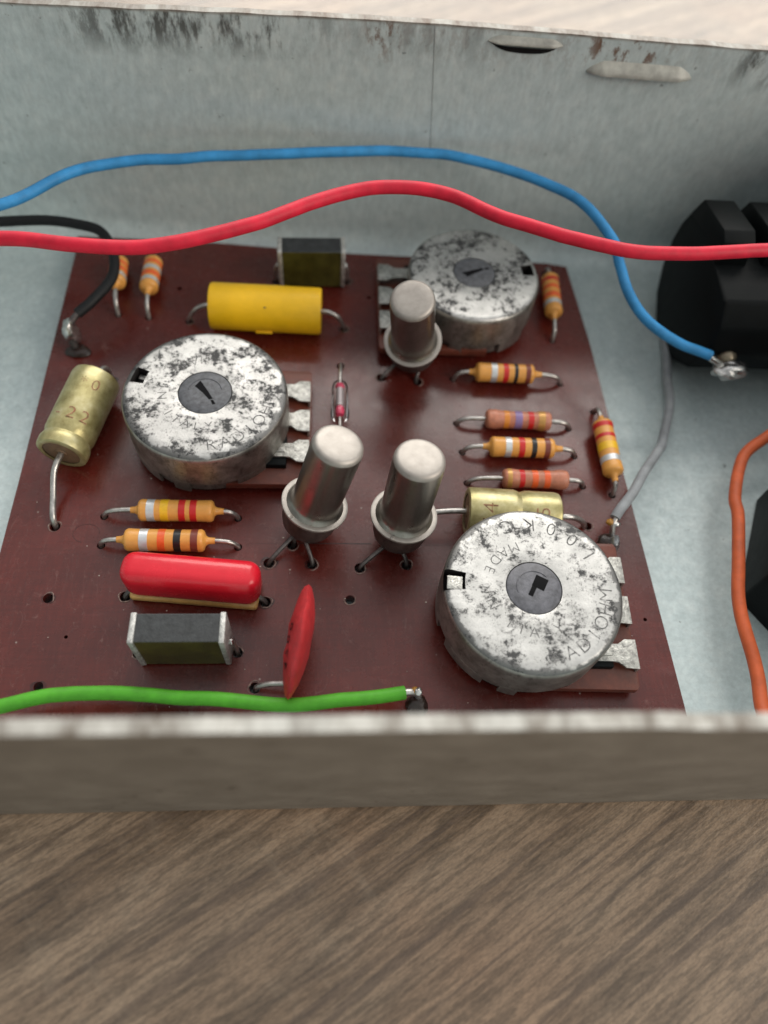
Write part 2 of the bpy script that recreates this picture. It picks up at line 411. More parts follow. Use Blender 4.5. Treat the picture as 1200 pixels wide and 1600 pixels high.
# ------------------------------------------------------------------ open sheet metal case
case = thing('metal_case', 'open grey zinc-plated sheet metal case with rusty stained rim, on the wood table', 'metal case', (0, 0, 0))
def rim_bow(x): return 1.7*math.exp(-((x-45)/38.)**2)-1.4
X0, X1 = -48.0, 112.0
def shell():
    bm = bmesh.new()
    # inner profile (y, z) from the front rim down, along the floor and up the back wall; thickness 1.05 outward
    inner = [(23.35, 31.0), (23.35, 15.0), (23.35, 1.0)]
    inner += [(23.35+2*(1-math.cos(a)), -2+2*(1-math.sin(a))) for a in [PI/2*k/5 for k in range(1, 6)]]
    inner += [(60, -2.0), (90, -2.0)]
    inner += [(105.0-4.0*(1-math.sin(a)), -2+4.0*(1-math.cos(a))) for a in [PI/2*k/6 for k in range(0, 7)]]
    inner += [(105.0, 6), (105.0, 12), (105.0, 18), (105.0, 24), (105.0, 28.5), (105.0, 31.0)]
    th = 1.05; outer = []
    for i, p in enumerate(inner):
        a = Vector(inner[max(i-1, 0)]); b = Vector(inner[min(i+1, len(inner)-1)]); d = (b-a).normalized(); nrm = Vector((d.y, -d.x))
        q = Vector(p)-Vector((-d.y, d.x))*th; outer.append((q.x, q.y))
    loop = inner+outer[::-1]; nx = 96; prev = None
    for i in range(nx+1):
        x = X0+(X1-X0)*i/nx; ring = []
        for (y, z) in loop:
            yy = y; zz = z
            if y > 95: yy += rim_bow(x)*max(0, min(1, (z)/31.))
            if y > 95 and z > 30: zz += .10*mnoise.noise(Vector((x*.25, 1, 2)))
            if y < 30 and z > 30: zz += .16*mnoise.noise(Vector((x*.22, 7, 2)))+.12*mnoise.noise(Vector((x*.9, 4, 2)))
            if y < 30: yy += .25*math.sin((x-40)/40.)*max(0, z)/31.*(-1 if x > 60 else 0)
            ring.append(bm.verts.new((x, yy, zz)))
        if prev:
            n = len(ring)
            for k in range(n):
                f = bm.faces.new((prev[k], prev[(k+1) % n], ring[(k+1) % n], ring[k]))
                # outer skin gets the tarnished outside finish
                f.material_index = 1 if (len(inner) <= k < len(loop)-1) else 0
        prev = ring
    return bm
part('folded_sheet', shell(), [M_ZINC, M_ZOUT], case, angle=50)
for xx in (X0, X1):
    bm = bmesh.new(); sgn = -1 if xx == X0 else 1
    box(bm, (min(xx, xx+sgn*1.05)+sgn*.02, 22.4, -3.0), (max(xx, xx+sgn*1.05)+sgn*.02, 105.4, 30.6), .2)
    part('end_wall', bm, M_ZINC, case)
def louvre(x0, x1, z, y, h, d):
    """pressed-out awning: closed on top, open underneath"""
    bm = bmesh.new(); n = 28; prev = None
    for i in range(n+1):
        t = i/n; x = x0+(x1-x0)*t; e = min(1, math.sin(PI*t)*2.2)**.7; prof = []
        yb = y+rim_bow(x)*z/31.
        for a, b in ((0, 1), (.25, .80), (.62, .52), (.9, .25), (1, 0), (.98, -.12), (.8, -.16)):
            prof.append(bm.verts.new((x, yb-.015-d*e*a, z+h*(b if b < 0 else b*e))))
        if prev:
            for k in range(6): bm.faces.new((prev[k], prev[k+1], prof[k+1], prof[k]))
        prev = prof
    bmesh.ops.solidify(bm, geom=bm.faces[:], thickness=.25)
    return bm
M_BUMP = plain('lit_tab_zinc', (.80, .80, .74), .45, .1, .2, .6, .03)  # paler than the wall; light caught by the tabs is in the colour
part('pressed_tab', louvre(68.6, 82.2, 27.0, 105.0, 1.3, 1.0), M_BUMP, case)['label'] = 'long bright pressed tab below the rim'
part('pressed_tab', louvre(55.6, 64.9, 29.6, 105.0, .7, .7), M_BUMP, case)['label'] = 'short pressed tab with a dark slit at the rim'
bm = bmesh.new(); prev = None
for i in range(13):
    t = i/12; x = 55.9+8.7*t; e = math.sin(PI*t)**.5; y = 105.0+rim_bow(x)*29/31.-.72*min(1, e*1.2)
    a = bm.verts.new((x, y+.05, 29.36)); b = bm.verts.new((x, y+.56, 29.3-.85*e-.02))
    if prev: bm.faces.new((prev[0], a, b, prev[1]))
    prev = (a, b)
bmesh.ops.solidify(bm, geom=bm.faces[:], thickness=.08)
part('slit', bm, M_HOLE, case)
bm = bmesh.new()
tube(bm, [(49.0+(30.8-z_)*.09, 105.0+rim_bow(50)*z_/31-.012, z_) for z_ in (30.8, 27, 23, 19, 14)], .04, 6)
part('scribed_line', bm, plain('wall_scratch', (.34, .37, .365), .5), case)

# ------------------------------------------------------------------ circuit board with real drilled holes
HOLES = []   # (x, y, r)
board = thing('circuit_board', 'dark red-brown circuit board lying in the bottom of the metal case', 'circuit board', (0, 0, 0))
def hole(x, y, r=.5): HOLES.append((x, y, r))

# ------------------------------------------------------------------ resistors
def resistor(h1, h2, c0, c1, zax, body, bands, label, r=1.32, tanneck=True, group='small striped resistors on the board', tilt=None):
    """h1,h2 board holes; c0,c1 body start/end as distance along h1->h2; bands = [(frac, name, width_mm)]"""
    a, b = Vector((*h1, 0)), Vector((*h2, 0)); d = b-a; L = d.length; rz = math.atan2(d.y, d.x)
    t = thing('resistor', label, 'resistor', (a.x, a.y, 0), rz, group)
    hole(*h1, .48); hole(*h2, .48)
    bl = c1-c0
    z0 = zax if tilt is None else tilt[0]; z1 = zax if tilt is None else tilt[1]
    m = frameX((c0, 0, z0), (c1, 0, z1)) @ Matrix.Rotation(PI/2, 4, 'Y')   # lathe axis Z -> X
    def rad(s):
        u = s/bl; e = min(u, 1-u)
        if body is M_TAN: return r*(.95+.06*math.exp(-(e/.10)**2))
        return r*(.90+.13*math.exp(-((e-.12)/.10)**2))
    prof = [(0, -.9 if tanneck else 0), (.36, -.9 if tanneck else -.02)]
    if tanneck: prof += [(.42, -.35), (.60, -.08)]
    for k, (rr, hh) in enumerate([(.62, .02), (.85, .12), (.96, .32)]): prof.append((r*rr, hh))
    n = 18
    for k in range(n+1):
        s = .5+(bl-1.0)*k/n; prof.append((rad(s), s))
    for rr, hh in [(.96, .32), (.85, .12), (.62, .02)]: prof.append((r*rr, bl-hh))
    if tanneck: prof += [(.60, bl+.08), (.42, bl+.35), (.36, bl+1.1), (0, bl+1.1)]
    else: prof += [(.36, bl+.02), (0, bl+.02)]
    bm = bmesh.new(); lathe(bm, prof, 40, mtx=m); part('body', bm, body, t)
    for fr, nm, w in bands:
        s = fr*bl; bm = bmesh.new()
        lathe(bm, [(rad(s-w/2)-.06, s-w/2), (rad(s-w/2)+.028, s-w/2+.03), (rad(s)+.03, s), (rad(s+w/2)+.028, s+w/2-.03), (rad(s+w/2)-.06, s+w/2)], 40, mtx=m)
        wob = random.uniform(-.04, .04)
        part(nm+'_band', bm, BANDS[nm], t)
    for (px, zz, ex, sgn) in ((c0, z0, 0, 1), (c1, z1, L, -1)):
        g = abs(px-ex)
        if g < .2: pts = [(px, 0, zz), (ex, 0, -1.6)]
        else: pts = [(px+sgn*.3, 0, zz), (px-sgn*g*.45, 0, zz*.98), (px-sgn*g*.80, .0, zz*.72), (ex+sgn*.02, 0, .1), (ex, 0, -1.5)]
        bm = bmesh.new(); tube(bm, pts, .30, 10, 6); part('lead', bm, M_TIN, t)
    return t
tb = .78
resistor((10.68, 54.87), (26.20, 54.79), 4.3, 12.95, 1.65, M_TAN, [(.175, 'silver', .95), (.355, 'yellow', .95), (.585, 'red', .80), (.735, 'red', .80)],
         'tan resistor with silver, yellow and two red bands, in front of the left round potentiometer')
resistor((10.92, 51.06), (26.47, 50.95), 3.0, 12.0, 1.50, M_TAN, [(.25, 'silver', 1.0), (.47, 'orange', .85), (.665, 'black', .85), (.875, 'brown', .85)],
         'tan resistor with silver, orange, black and brown bands just behind the red block capacitor')
resistor((53.77, 76.96), (68.68, 76.64), 2.8, 10.75, 1.75, M_TAN, [(.30, 'silver', .85), (.50, 'red', .75), (.675, 'black', .55), (.88, 'brown', .7)],
         'tan resistor banded silver, red, black and brown, right in front of the rear potentiometer')
resistor((53.62, 69.46), (68.66, 69.00), 3.6, 12.25, 1.35, M_PINK, [(.31, 'ochre', .75), (.49, 'violet', 1.0), (.68, 'red', .75), (.84, 'gold', .9)],
         'reddish brown resistor with a violet middle band, rear one of the stack of three', tanneck=False, r=1.25)
resistor((54.01, 64.87), (68.73, 64.58), 3.3, 11.6, 1.55, M_TAN, [(.27, 'silver', .85), (.475, 'red', .80), (.665, 'black', .70), (.87, 'brown', .75)],
         'tan resistor banded silver, red, black and brown, between the two reddish brown resistors')
resistor((54.27, 60.21), (69.06, 59.98), 4.2, 12.5, 1.35, M_PINK, [(.09, 'gold', .6), (.28, 'red', .70), (.475, 'orange', .80), (.66, 'orange', .8)],
         'reddish brown resistor with three red and orange bands, just behind the gold tubular capacitor', tanneck=False, r=1.22)
resistor((72.55, 71.9), (72.70, 58.7), 3.1, 11.2, 1.8, M_TAN, [(.12, 'red', .75), (.33, 'red', .60), (.53, 'yellow', 1.15), (.76, 'silver', .9)],
         'tan resistor with two red, yellow and silver bands along the right board edge')
resistor((69.6, 98.3), (68.75, 84.54), 2.9, 10.4, 1.9, M_TAN, [(.17, 'red', .7), (.38, 'orange', .75), (.60, 'orange', .95), (.78, 'silver', .8)],
         'tan resistor with orange and silver bands, half hidden right of the rear potentiometer', r=1.3)
resistor((6.6, 97.6), (7.57, 87.0), 1.6, 7.0, 1.7, M_TAN, [(.30, 'orange', .7), (.55, 'orange', .8), (.78, 'silver', .7)],
         'tan resistor with orange and silver bands, under the black wire at the rear left corner', r=1.3, tilt=(1.5, 2.2))
resistor((11.5, 97.9), (11.77, 86.6), 1.6, 8.0, 1.7, M_TAN, [(.22, 'orange', .7), (.42, 'silver', .8), (.62, 'orange', .9), (.80, 'silver', .7)],
         'tan resistor with orange and silver bands, between the black wire and the yellow capacitor', r=1.3, tilt=(1.5, 2.1))

# ------------------------------------------------------------------ potentiometers
def pot(cx, cy, rot, r, ztop, notch, mi, label, lugdir=1, text=None, slot='slit', kang=0, kr=3.05, zb=.9, lugs=(4.6, 0, -4.6), open_notch=False, ext=0.):
    t = thing('potentiometer', label, 'potentiometer', (cx, cy, 0), 0, 'round metal-covered potentiometers')
    na = math.atan2(notch[1]-cy, notch[0]-cx)
    N = 144; hw = .125
    radii = [(kr, -.5), (kr, -.02), (kr+.12, 0), (4.6, 0), (6.2, 0), (r-2.3, 0), (r-1.55, 0), (r-.72, 0), (r-.42, -.07), (r-.18, -.24), (r-.04, -.5), (r, -.9), (r+.02, -(ztop-3.0))]
    bm = bmesh.new(); rings = []
    for (rr, dz) in radii: rings.append([bm.verts.new((rr*math.cos(na+2*PI*i/N), rr*math.sin(na+2*PI*i/N), ztop+dz)) for i in range(N)])
    k0 = 5
    k1 = 10 if open_notch else 7
    nh = int(round(hw/(2*PI)*N))
    inn = lambda i: (i < nh) or (i >= N-nh)
    for k in range(len(radii)-1):
        for i in range(N):
            if inn(i) and k0 <= k < k1: continue
            j = (i+1) % N; f = bm.faces.new((rings[k][i], rings[k][j], rings[k+1][j], rings[k+1][i]))
            f.material_index = 0 if k < 9 else 1
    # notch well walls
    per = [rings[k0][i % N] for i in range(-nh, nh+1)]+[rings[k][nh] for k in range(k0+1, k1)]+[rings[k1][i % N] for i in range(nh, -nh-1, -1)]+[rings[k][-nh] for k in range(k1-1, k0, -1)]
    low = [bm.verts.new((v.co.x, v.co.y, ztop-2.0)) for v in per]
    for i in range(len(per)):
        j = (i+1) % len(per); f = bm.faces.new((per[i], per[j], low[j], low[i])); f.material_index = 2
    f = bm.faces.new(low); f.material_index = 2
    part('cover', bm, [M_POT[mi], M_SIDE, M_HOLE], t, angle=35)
    # bent tab inside the notch
    bm = bmesh.new(); m = Matrix.Rotation(na, 4, 'Z')
    if open_notch: box(bm, (r-2.05, -.55, ztop-.42), (r-.42, 1.0, ztop-.18), .08, mtx=m)
    else: box(bm, (r-1.9, -.9, ztop-1.9), (r-1.0, -.2, ztop-.9), .08, mtx=m)
    part('stop_tab', bm, M_LUG, t)
    # lower body: skirt with open windows and crimp tabs
    bm = bmesh.new(); lathe(bm, [(r-.55, zb+.2), (r-.5, 2.4), (r-.35, 3.05), (r-.35, 3.4)], 96); part('inner_ring', bm, M_BLACKPL if False else M_SIDE, t)
    for a0, a1 in ((-2.75, -2.15), (-1.95, -1.75), (-1.15, -.65), (.5, 1.2), (1.7, 2.4), (2.8, 3.3)):
        bm = bmesh.new(); n = 12; prev = None
        for i in range(n+1):
            a = a0+(a1-a0)*i/n; c, s = math.cos(a), math.sin(a)
            q = [bm.verts.new((c*rr, s*rr, z)) for rr, z in ((r+.03, 3.1), (r-.05, zb+.25), (r-.3, zb), (r-.4, zb+.1), (r-.25, 3.1))]
            if prev:
                for k in range(5): bm.faces.new((prev[k], prev[(k+1) % 5], q[(k+1) % 5], q[k]))
            else: bm.faces.new(q)
            prev = q
        bm.faces.new(prev[::-1]); part('crimp_tab', bm, M_SIDE, t)
    bm = bmesh.new(); lathe(bm, [(0, zb-.1), (r-.7, zb-.1), (r-.55, zb+.05), (r-.55, zb+.5), (0, zb+.5)], 64); part('bottom_disc', bm, M_BLACKPL, t)
    # rotor
    bm = bmesh.new(); n = 64; kz = ztop+.12
    lathe(bm, [(0, kz), (kr*.5, kz-.01), (kr-.3, kz-.06), (kr-.1, kz-.16), (kr-.06, kz-.4), (kr-.06, kz-1.0)], 64)
    rk = part('rotor', bm, M_KNOB[mi % 2], t)
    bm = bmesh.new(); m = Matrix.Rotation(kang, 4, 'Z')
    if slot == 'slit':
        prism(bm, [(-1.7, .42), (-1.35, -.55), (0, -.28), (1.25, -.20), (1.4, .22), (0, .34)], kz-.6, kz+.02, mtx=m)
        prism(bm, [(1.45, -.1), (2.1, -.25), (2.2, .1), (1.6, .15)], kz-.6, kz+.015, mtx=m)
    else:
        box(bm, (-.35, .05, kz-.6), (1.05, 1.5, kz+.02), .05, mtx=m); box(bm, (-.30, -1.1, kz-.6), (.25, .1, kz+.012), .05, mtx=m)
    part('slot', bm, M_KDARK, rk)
    bm = bmesh.new(); tube(bm, [(kr*.62*math.cos(a), kr*.62*math.sin(a), kz-.005) for a in [kang+1.2+k*.25 for k in range(12)]], .05, 6, 3); part('ridge', bm, M_KNOB[mi % 2], rk)
    # phenolic carrier and lugs
    m = Matrix.Rotation(rot, 4, 'Z'); L = r+2.65+ext
    bm = bmesh.new(); prism(bm, [(-2, -8.8), (L-.3, -8.8), (L, -8.3), (L, 8.3), (L-.3, 8.8), (-2, 8.8)], .95, 2.0, .08, mtx=m)
    part('carrier_plate', bm, M_CARRIER, t)
    bm = bmesh.new(); box(bm, (r-4.0, -6.6, 2.02), (r-.2, -2.3, 2.9), .1, mtx=m); part('wiper_block', bm, M_BLACKPL, t)
    for ly in lugs:
        bm = bmesh.new(); x0 = r-3.0+ext
        prof = [(x0, -.95), (x0+2.9, -.95), (x0+3.3, -.95), (x0+4.0, -1.65), (x0+5.5, -1.75), (x0+5.5, 1.55), (x0+4.2, 1.55), (x0+3.5, .95), (x0, .95)]
        prism(bm, prof, 2.95, 3.2, .05, mtx=m @ Matrix.Translation((0, ly, 0)))
        prism(bm, [(x0+5.25, -1.7), (x0+5.55, -1.7), (x0+5.55, 1.5), (x0+5.25, 1.5)], 1.9, 3.1, .05, mtx=m @ Matrix.Translation((0, ly, 0)))
        box(bm, (x0+.6, -.35, 3.15), (x0+2.6, .35, 3.3), .06, mtx=m @ Matrix.Translation((0, ly, 0)))
        lg = part('lug', bm, M_LUG, t)
    if text:
        for (s, rr, a0, da, size) in text:
            def place(i):
                a = a0+da*i; x, y = rr*math.cos(a), rr*math.sin(a)
                return Matrix.Translation((x, y, ztop+.012)) @ Matrix.Rotation(a+PI/2, 4, 'Z')
            part('embossed_lettering', text_bm(s, size, place, -.012), M_ENGR, t, smooth=False)
    return t
d2 = math.radians
def ringtext(val, v0, inner_a0):
    return [('RADIOHM', 7.65, d2(-80), d2(12.3), 2.1), ('MADE IN ITALY', 5.0, d2(inner_a0), d2(15.4), 1.65), (val, 7.6, d2(v0), d2(19), 2.3)]
pot(22.3, 67.2, 0.0, 9.65, 8.1, (14.0, 69.6), 0, 'left round potentiometer with badly speckled silver cover and grey slotted rotor', text=ringtext('', 35, 95), kang=-.95, slot='slit', kr=3.15)
pot(58.4, 42.3, -.03, 9.55, 8.1, (49.9, 43.2), 1, 'front right round potentiometer, cleanest silver cover, squarish hole in its rotor', text=ringtext('100KC', 30, 109), kang=-.5, slot='square', kr=3.0, open_notch=True, lugs=(4.9, 0, -5.1))
pot(56.4, 89.2, PI, 9.0, 7.9, (64.3, 90.0), 2, 'rear round potentiometer close to the back wall, its lugs pointing left', text=None, ext=1.2, kang=.4, slot='slit', kr=2.9)

# ------------------------------------------------------------------ transistors
M_HEADER = plain('dark_header', (.13, .095, .085), .42, .6, .3, .9, .03)
def transistor(fl, top, legs, label, tabang=1.9):
    t = thing('transistor', label, 'transistor', (fl[0], fl[1], 0), 0, 'metal can transistors standing on bent legs')
    F = Vector((0, 0, fl[2])); T = Vector((top[0]-fl[0], top[1]-fl[1], top[2])); m = frame(F, T); L = (T-F).length
    bm = bmesh.new(); r = 2.76
    lathe(bm, [(r+.52, .06), (r+.42, .22), (r+.2, .42), (r+.05, .8), (r, 1.2), (r-.02, L-1.2), (r-.06, L-.62)], 64, mtx=m)
    bd = part('can', bm, M_CAN, t)
    bm = bmesh.new(); lathe(bm, [(r-.06, L-.62), (r-.14, L-.30), (r-.34, L-.10), (r-.62, L-.01), (r*.5, L+.03), (0, L+.04)], 64, mtx=m); part('cap_end', bm, M_CANTOP, t)
    bm = bmesh.new(); lathe(bm, [(r+.05, .12), (r+.55, .10), (r+.85, .14), (r+1.02, .06), (r+1.05, -.12), (r+.98, -.28), (r+.6, -.32), (r+.4, -.30)], 64, mtx=m); part('flange', bm, M_CANTOP, t)
    bm = bmesh.new(); lathe(bm, [(r+.5, -.25), (r+.48, -1.4), (r+.42, -2.8), (r+.2, -3.7), (r-.3, -4.3), (r-.9, -4.55), (0, -4.6)], 64, mtx=m); part('header', bm, M_HEADER, t)
    bm = bmesh.new(); a = tabang; box(bm, (r+.55, -.22, -.05), (r+1.12, .22, .24), .1, mtx=m @ Matrix.Rotation(a, 4, 'Z')); part('locating_tab', bm, M_CANTOP, t)
    for i, (hx, hy) in enumerate(legs):
        hole(hx, hy, .62); hx -= fl[0]; hy -= fl[1]
        k = Vector((hx, hy, 0)); s = m @ Vector((0, 0, -4.4)); dirn = Vector((hx, hy, 0)).normalized()*1.2
        st = s+Vector((dirn.x, dirn.y, 0))
        bm = bmesh.new(); tube(bm, [st, st+Vector((dirn.x*.5, dirn.y*.5, -.35)), k+Vector((-dirn.x*.25, -dirn.y*.25, .35)), k+Vector((0, 0, -1.5))], .26, 10, 6); part('leg', bm, M_DARKLEAD, t)
    return t
transistor((35.4, 53.4, 6.1), (37.9, 54.35, 16.5), [(30.1, 48.9), (32.7, 51.3), (35.05, 48.8)], 'silver can transistor leaning right, beside the lugs of the left potentiometer')
transistor((45.35, 52.1, 6.1), (46.05, 52.85, 16.4), [(40.6, 48.35), (46.1, 48.75), (43.2, 52.5)], 'silver can transistor in the middle of the board, left of the gold tubular capacitor')
transistor((47.65, 78.4, 5.9), (46.4, 75.45, 15.9), [(43.84, 76.9), (48.8, 76.4), (46.5, 80.5)], 'rear silver can transistor with a darker side, in front of the rear potentiometer')

# ------------------------------------------------------------------ capacitors
def tubular():
    t = thing('film_capacitor', 'yellow tubular film capacitor lying at the rear of the board', 'capacitor', (28.2, 85.9, 0), math.atan2(-.41, 14.9))
    bm = bmesh.new(); r = 3.12; h = 7.45
    lathe(bm, [(0, -h+.25), (1.0, -h+.2), (r-.5, -h+.05), (r-.15, -h), (r, -h+.25), (r, -3), (r+.02, 0), (r, 3), (r, h-.25), (r-.15, h), (r-.5, h-.05), (1.0, h-.2), (0, h-.25)], 64, mtx=Matrix.Translation((0, 0, 3.2)) @ Matrix.Rotation(PI/2, 4, 'Y'))
    part('sleeve', bm, M_YEL, t)
    bm = bmesh.new(); box(bm, (-1.4, -2.95, 1.35), (.9, -2.3, 1.75), .15, 3); part('sleeve_fold', bm, M_YEL, t)
    bm = bmesh.new(); blob(bm, (0.1, -2.15, 5.5), .16, (1.2, .8, .4), 3); part('ink_dot', bm, M_SEAL, t)
    for s, e_ in ((-1, -10.9), (1, 10.7)):
        bm = bmesh.new(); tube(bm, [(s*7.2, 0, 3.2), (s*8.4, 0, 3.15), (s*9.8, 0, 2.2), (e_, 0, .2), (e_, 0, -1.5)], .32, 10, 6); part('lead', bm, M_TIN, t)
    hole(28.2-10.9, 86.2, .55); hole(28.2+10.7, 85.6, .55)
tubular()
def block_red():
    t = thing('film_capacitor', 'glossy red rounded block capacitor with amber base, at front left', 'capacitor', (22.35, 45.35, 0), math.radians(-5.2))
    bm = bmesh.new(); box(bm, (-7.35, -1.95, .95), (7.35, 1.95, 6.1), 1.45, 5); wobble(bm, .12, .35, 2); part('body', bm, M_REDCAP, t, angle=60)
    bm = bmesh.new(); box(bm, (-7.0, -1.92, .15), (7.05, 1.85, 1.35), .45, 3); wobble(bm, .08, .5, 5); part('resin_base', bm, M_RESIN, t, angle=60)
    for s, y in ((-1, -1.35), (1, -.6)):
        bm = bmesh.new(); tube(bm, [(s*6.2, y*.3, .6), (s*7.2, y*.7, .5), (s*7.7, y, -.1), (s*7.7, y, -1.5)], .32, 8, 5); part('lead', bm, M_DARKLEAD, t)
    a = math.radians(-5.2)
    for s, y in ((-1, -1.35), (1, -.6)): hole(22.35+s*7.7*math.cos(a)-y*math.sin(a), 45.35+s*7.7*math.sin(a)+y*math.cos(a), .62)
block_red()
def stacked(loc, rz, label, h=7.0):
    t = thing('stacked_film_capacitor', label, 'capacitor', (*loc, 0), rz, 'black and olive block capacitors with silver ends')
    bm = bmesh.new(); box(bm, (-4.15, -1.52, .3), (4.15, 1.52, h), .10, 2)
    for f in bm.faces:
        if f.normal.z > .5: f.material_index = 0
        else: f.material_index = 1
    part('winding', bm, [M_BLK, M_OLIVE], t, smooth=False)
    for s in (-1, 1):
        bm = bmesh.new(); box(bm, (min(s*4.1, s*4.72), -1.66, .25), (max(s*4.1, s*4.72), 1.66, h+.12), .16, 2); wobble(bm, .05, .9, s); part('end_cap', bm, M_ENDCAP, t)
        bm = bmesh.new(); tube(bm, [(s*4.6, 0, h*.45), (s*5.05, -.1, h*.42), (s*5.25, -.2, 1.5), (s*5.25, -.2, -1.5)], .24, 8, 5); part('lead', bm, M_TIN, t)
        bm = bmesh.new(); blob(bm, (s*4.85, -.1, h*.45), .32, (1, 1.2, 1.2), 5+s); part('solder_dab', bm, M_SOLDER, t)
        hole(loc[0]+s*5.25*math.cos(rz)+.2*math.sin(rz), loc[1]+s*5.25*math.sin(rz)-.2*math.cos(rz), .55)
stacked((22.05, 38.35), math.radians(.2), 'black-topped block capacitor with silver ends in front of the red block capacitor')
stacked((34.15, 95.0), math.radians(2.6), 'olive and black block capacitor with silver ends behind the yellow tube capacitor', 6.5)

def electrolytic(p0, p1, r, label, lead0, lead1, rows, roll, groove=.17):
    """p0 = sealed end centre, p1 = closed end centre"""
    t = thing('electrolytic_capacitor', label, 'capacitor', (p0[0], p0[1], 0), 0, 'gold-coloured tubular electrolytic capacitors')
    o = Vector((p0[0], p0[1], 0)); a, b = Vector(p0)-o, Vector(p1)-o; m = frame(a, b) @ Matrix.Rotation(roll, 4, 'Z'); L = (b-a).length
    g0 = L*groove
    bm = bmesh.new()
    lathe(bm, [(r-.75, .05), (r-.25, 0), (r-.02, .14), (r+.04, .5), (r+.04, g0-.75), (r-.06, g0-.45), (r-.24, g0), (r-.08, g0+.45), (r-.02, g0+.7), (r, max(L*.5, g0+1.2)), (r, L-.7), (r-.12, L-.25), (r-.5, L-.03), (r*.5, L), (0, L)], 64, mtx=m)
    part('can', bm, M_GOLD, t)
    bm = bmesh.new(); lathe(bm, [(0, .02), (.7, -.02), (.75, .1), (r-.9, .12), (r-.6, .22), (r-.6, .6)], 48, mtx=m); part('end_seal', bm, M_SEAL, t)
    for (s, rowpos, size, ang0, fl) in rows:
        lu = m.to_3x3().inverted() @ Vector((0, -.35, 1)); ang0 = ang0+math.atan2(lu.y, lu.x)
        def place(i, s=s, rowpos=rowpos, size=size, ang0=ang0, fl=fl):
            def f(co):
                th = ang0+fl*(co.x+(i-(len(s)-1)/2)*size*.68)/r; h = rowpos+fl*co.y
                return m @ Vector(((r+.075)*math.cos(th), (r+.075)*math.sin(th), h))
            return f
        part('red_print', text_bm(s, size, place, -.012), M_INK, t, smooth=False)
    bm = bmesh.new(); tube(bm, [Vector(q)-o for q in lead0], .36, 10, 6); part('lead', bm, M_TIN, t)
    bm = bmesh.new(); tube(bm, [Vector(q)-o for q in lead1], .36, 10, 6); part('lead', bm, M_TIN, t)
    return t
electrolytic((5.45, 61.5, 3.1), (8.0, 72.6, 3.75), 2.95, 'gold tubular capacitor left of the left potentiometer, printed in red', 
    [(5.5, 61.7, 3.1), (5.2, 60.2, 3.1), (4.95, 59.0, 2.6), (5.0, 56.5, 1.4), (5.2, 54.2, .7), (5.34, 53.44, -1.4)], [(8.0, 72.5, 3.75), (8.3, 74, 3.6), (8.5, 75.2, 2.2), (8.5, 75.4, -1.4)],
    [('-22', 4.1, 2.3, .1, 1), ('*0', 8.6, 2.1, .25, 1)], 0)
hole(5.34, 53.44, .6); hole(8.5, 75.4, .55)
electrolytic((53.1, 54.4, 3.0), (64.1, 53.8, 3.0), 2.85, 'gold tubular capacitor printed 74, partly hidden behind the front right potentiometer',
    [(53.2, 54.4, 3.0), (51.5, 54.4, 3.05), (49.0, 54.2, 2.9), (47.9, 54.3, 1.8), (47.7, 54.4, -1.4)], [(64.1, 53.8, 3.0), (66, 53.9, 2.7), (67.8, 54.1, 1.1), (68.74, 54.22, -1.4)],
    [('74', 2.5, 2.6, .30, -1), ('25', 8.6, 2.3, .30, -1)], 0, .56)
hole(68.74, 54.22, .55); hole(47.7, 54.4, .55)

# red ceramic disc, seen on its edge
t = thing('disc_capacitor', 'thin matt red ceramic disc capacitor standing on edge behind the green wire', 'capacitor', (34.05, 37.3, 0))
bm = bmesh.new(); Nn = Vector((.984, -.152, -.085)).normalized(); m = Matrix.Translation((0, 0, 5.9)) @ Nn.to_track_quat('Z', 'Y').to_matrix().to_4x4()
R = 5.75; prof = []
for k in range(19):
    a = -PI/2+PI*k/18; prof.append((R*math.cos(a) if abs(math.cos(a)) > 1e-6 else 0, 1.15*math.copysign(abs(math.sin(a))**1.25, math.sin(a))))
prof = [(0, -1.15)]+[(R*q, -1.15*(1-q**2.2)**.8-.12) for q in (.3, .55, .75, .88, .96)]+[(R, 0)]+[(R*q, 1.15*(1-q**2.2)**.8+.12) for q in (.96, .88, .75, .55, .3)]+[(0, 1.28)]
lathe(bm, prof, 72, mtx=m); wobble(bm, .22, .45, 3); part('disc', bm, M_DISC, t, angle=70)
mi_ = m.to_3x3().inverted(); cdir = mi_ @ (CP-Vector((34.05, 37.3, 5.9))); cdir.z = 0; cdir.normalize(); vdir = Vector((-cdir.y, cdir.x, 0))
if (m.to_3x3() @ vdir).z < 0 and (m.to_3x3() @ vdir).y < 0: vdir = -vdir
def discplace(i):
    def f(co):
        p = cdir*(R*.60+co.y)+vdir*(co.x+(i-1.5)*1.25-.6); q = min(p.length/R, .985)
        return m @ Vector((p.x, p.y, -(1.15*(1-q**2.2)**.8+.20)))
    return f
part('black_print', text_bm('4700', 1.7, discplace, .01), M_BLACKPL, t, smooth=False)
bm = bmesh.new(); tube(bm, [(-.6, -3.4, 2.2), (-1.7, -3.1, 1.75), (-3.2, -3.0, 1.3), (-4.4, -3.05, .5), (-4.7, -3.0, -1.4)], .30, 10, 6); part('lead', bm, M_TIN, t)
bm = bmesh.new(); tube(bm, [(.2, 1.6, 1.6), (.3, 1.9, 1.2), (.35, 2.2, .3), (.35, 2.2, -1.4)], .30, 10, 6); part('lead', bm, M_DARKLEAD, t)
hole(29.35, 34.3, .6); hole(34.4, 39.5, .5)

